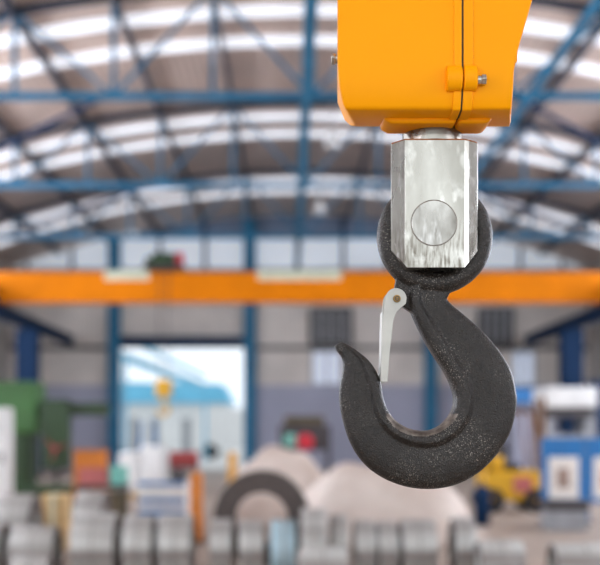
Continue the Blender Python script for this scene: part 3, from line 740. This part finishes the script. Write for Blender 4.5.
# cut the lower corners
for (px1, py1), (px2, py2), s in (((391, 251), (405, 267), -1), ((477.5, 251), (464, 268), 1)):
    p = P(px1, py1, 1.97); q = P(px2, py2, 1.95); d = Vector((q.x-p.x, 0, q.z-p.z)).normalized()
    nrm = Vector((d.z, 0, -d.x)); 
    if nrm.x*s < 0: nrm = -nrm
    res = bmesh.ops.bisect_plane(b, geom=b.verts[:]+b.edges[:]+b.faces[:], plane_co=p, plane_no=nrm, clear_outer=True)
    ed = [e for e in res['geom_cut'] if isinstance(e, bmesh.types.BMEdge)]
    bmesh.ops.contextual_create(b, geom=ed)
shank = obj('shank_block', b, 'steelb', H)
cxm = sum(q[0] for q in foot)/len(foot)
re = bmesh.new(); e1 = [re.verts.new((cxm+(x-cxm)*.993, 2+(y-2)*.993, zbt)) for x, y in foot]; e2 = [re.verts.new((cxm+(x-cxm)*.993, 2+(y-2)*.993, zbt+.0026)) for x, y in foot]
for i in range(n): re.faces.new((e1[i], e1[(i+1) % n], e2[(i+1) % n], e2[i]))
re.faces.new(e1[::-1]); re.faces.new(e2)
tag(obj('rusty_rim', re, 'rust', H), 'thin rusty rim on top of the steel block')
# slot for the hook eye
cut = obj('cutter', B(XL-.1, XR_+.1, 1.973, 2.027, zb-.05, PZ(172, 2)), 'steel')
md = shank.modifiers.new('slot', 'BOOLEAN'); md.object = cut; md.solver = 'EXACT'
bv = shank.modifiers.new('b', 'BEVEL'); bv.width = .0016; bv.segments = 2; bv.limit_method = 'ANGLE'
bake(shank); bpy.data.objects.remove(cut)
PCX, PCZ = PX(434, yfb), PZ(223, yfb)
b = bmesh.new(); tube(b, [(PCX, yfb-.0015, PCZ), (PCX, ybb+.0015, PCZ)], .0435, 64); obj('pin', b, 'steelp', H, bevel=.0008)
b = bmesh.new(); ringmesh(b, (PCX, yfb+.0002, PCZ), 'Y', .0452, .0437, .001, 72, 0, 0); obj('pin_groove', b, 'palesteel', H)

# the forged hook: stations of (inner, outer) pixel pairs on the plane Y = 2
st = [((410, 283), (452, 283), .021), ((408.5, 296), (446, 296.5), .024), ((409, 306), (453, 306), .026), ((412.5, 317), (464, 315), .027), ((420, 333), (482, 331), .028), ((430, 351), (498.5, 350), .029), ((442, 369), (510, 369), .031),
      ((450, 385), (515, 387), .032), ((453.5, 400), (516.5, 404), .033), ((450, 413), (511, 430), .034), ((442, 423), (498, 453), .034), ((432, 429), (478, 473), .034), ((421, 430.5), (452, 486), .034),
      ((408, 428), (421, 489), .034), ((396, 421), (391, 482), .033), ((388, 411), (366, 466), .032), ((383, 398), (350, 443), .030), ((381, 385), (341, 414), .028), ((376.5, 372), (339, 392), .025),
      ((368, 360), (342.5, 371), .021), ((356.5, 350.5), (342, 359), .017), ((346.5, 344), (336.5, 351), .013), ((341, 342), (334, 346), .009)]
def cr_(a, b, c, d, t): return .5*((2*b)+(-a+c)*t+(2*a-5*b+4*c-d)*t*t+(-a+3*b-3*c+d)*t**3)
S = []
for i in range(len(st)-1):
    q = [st[max(0, i-1)], st[i], st[i+1], st[min(len(st)-1, i+2)]]
    for k in range(5):
        t = k/5
        S.append([cr_(*[e[0][0] for e in q], t), cr_(*[e[0][1] for e in q], t), cr_(*[e[1][0] for e in q], t), cr_(*[e[1][1] for e in q], t), cr_(*[e[2] for e in q], t)])
S.append([st[-1][0][0], st[-1][0][1], st[-1][1][0], st[-1][1][1], st[-1][2]])
# section: u from inner (0) to outer (1), half thickness factor
sec = [(0, .0), (.004, .40), (.03, .66), (.08, .84), (.15, .95), (.22, .97), (.26, .84), (.31, .70), (.45, .74), (.60, .76), (.76, .70), (.88, .58), (.96, .40), (.992, .2), (1, 0)]
b = bmesh.new(); rings = []
for s_i, (ix, iy, ox, oy, th) in enumerate(S):
    I = P(ix, iy, HY); O = P(ox, oy, HY); ring = []
    loop = [(u, -f_) for u, f_ in sec]+[(u, f_) for u, f_ in sec[-2:0:-1]]
    for u, f_ in loop:
        p = I.lerp(O, u); ring.append(b.verts.new((p.x, HY+f_*th*1.0, p.z)))
    rings.append(ring)
for p, q in zip(rings, rings[1:]):
    for k in range(len(p)): b.faces.new((p[k], p[(k+1) % len(p)], q[(k+1) % len(p)], q[k]))
b.faces.new(rings[0][::-1]); b.faces.new(rings[-1])
# eye ring
RC = P(434.5, 237, HY); R1, rt, rw = .0925, .0235, .025
nu, nv = 72, 20; T = []
for i in range(nu):
    a_ = 2*PI*i/nu; row = []
    for j in range(nv):
        c_ = 2*PI*j/nv; rr = R1+rt*math.cos(c_)
        row.append(b.verts.new((RC.x+rr*math.cos(a_), HY+rw*math.sin(c_), RC.z+rr*math.sin(a_))))
    T.append(row)
for i in range(nu):
    for j in range(nv): b.faces.new((T[i][j], T[(i+1) % nu][j], T[(i+1) % nu][(j+1) % nv], T[i][(j+1) % nv]))
# latch lug
prismpts = [P(x, y, HY) for x, y in ((396, 279), (418, 284), (420, 312), (410, 312), (404, 308), (395, 305), (393, 294))]
b2 = bmesh.new(); prism(b2, [(p.x, p.z) for p in prismpts], HY-.011, HY+.011)
me_ = bpy.data.meshes.new('t'); b2.to_mesh(me_); b2.free(); b.from_mesh(me_)
# rounded web that blends the eye into the shank
wpts = [(402, 272), (466, 272), (452, 288), (447, 298), (411, 302), (405, 286)]
b2 = bmesh.new(); prism(b2, [(P(x, y, HY).x, P(x, y, HY).z) for x, y in wpts], HY-.013, HY+.013)
me_ = bpy.data.meshes.new('t'); b2.to_mesh(me_); b2.free(); b.from_mesh(me_)
hook = obj('hook', b, 'hook', H)
rm = hook.modifiers.new('r', 'REMESH'); rm.mode = 'VOXEL'; rm.voxel_size = .0022; rm.use_smooth_shade = True
sm = hook.modifiers.new('s', 'SMOOTH'); sm.factor = .5; sm.iterations = 3
bake(hook)
hook.data.materials.append(M['palesteel'])
BC = P(419, 394, HY)
for p in hook.data.polygons:
    p.use_smooth = True
    c = p.center; d = Vector((BC.x-c.x, 0, BC.z-c.z)); l = d.length
    if l < .085 and c.z < P(0, 414, HY).z and c.x > P(385, 0, HY).x and p.normal.dot(d/l) > .42: p.material_index = 1   # saddle highlight put into the colour as bare, rubbed metal

# latch: front plate with a round head, a web and a rear plate
LY0, LY1 = HY-.0225, HY+.0225
def lp(x, y): q = P(x, y, 1.98); return (q.x, q.z)
outl = [lp(x, y) for x, y in [(380.5, 382), (380.5, 372), (382, 340), (383, 315), (384.5, 304), (385.2, 297)]]
hc = (395.8, 299); outl += [lp(hc[0]+10.6*math.cos(t), hc[1]+10.6*math.sin(t)) for t in [PI*1.08+PI*.9*k/14 for k in range(15)]]
outl += [lp(x, y) for x, y in [(405.6, 304), (401, 308), (396, 313), (393, 321), (391.6, 335), (389.6, 352), (387.2, 382)]]
b = bmesh.new(); prism(b, outl, LY0-.003, LY0); prism(b, outl, LY1, LY1+.003)
wl = [lp(x, y) for x, y in [(380.2, 381), (382, 312), (383.2, 312), (381.6, 381)]]
prism(b, wl, LY0, LY1)
latch = obj('safety_latch', b, 'latch', H, bevel=.0008)
hx, hz = lp(396.6, 299)
b = bmesh.new(); tube(b, [(hx, LY0-.0075, hz), (hx, LY0-.003, hz)], [.0068, .0078], 24); tube(b, [(hx, LY0-.003, hz), (hx, LY1+.008, hz)], .005, 16); obj('rivet', b, 'brass', latch)
b = bmesh.new(); ringmesh(b, (hx, LY0-.0076, hz), 'Y', .0048, .003, .002, 24, 0, 0); bar(b, (hx-.003, LY0-.0082, hz), (hx+.003, LY0-.0082, hz), .001); obj('rivet_mark', b, 'dgrey', latch)
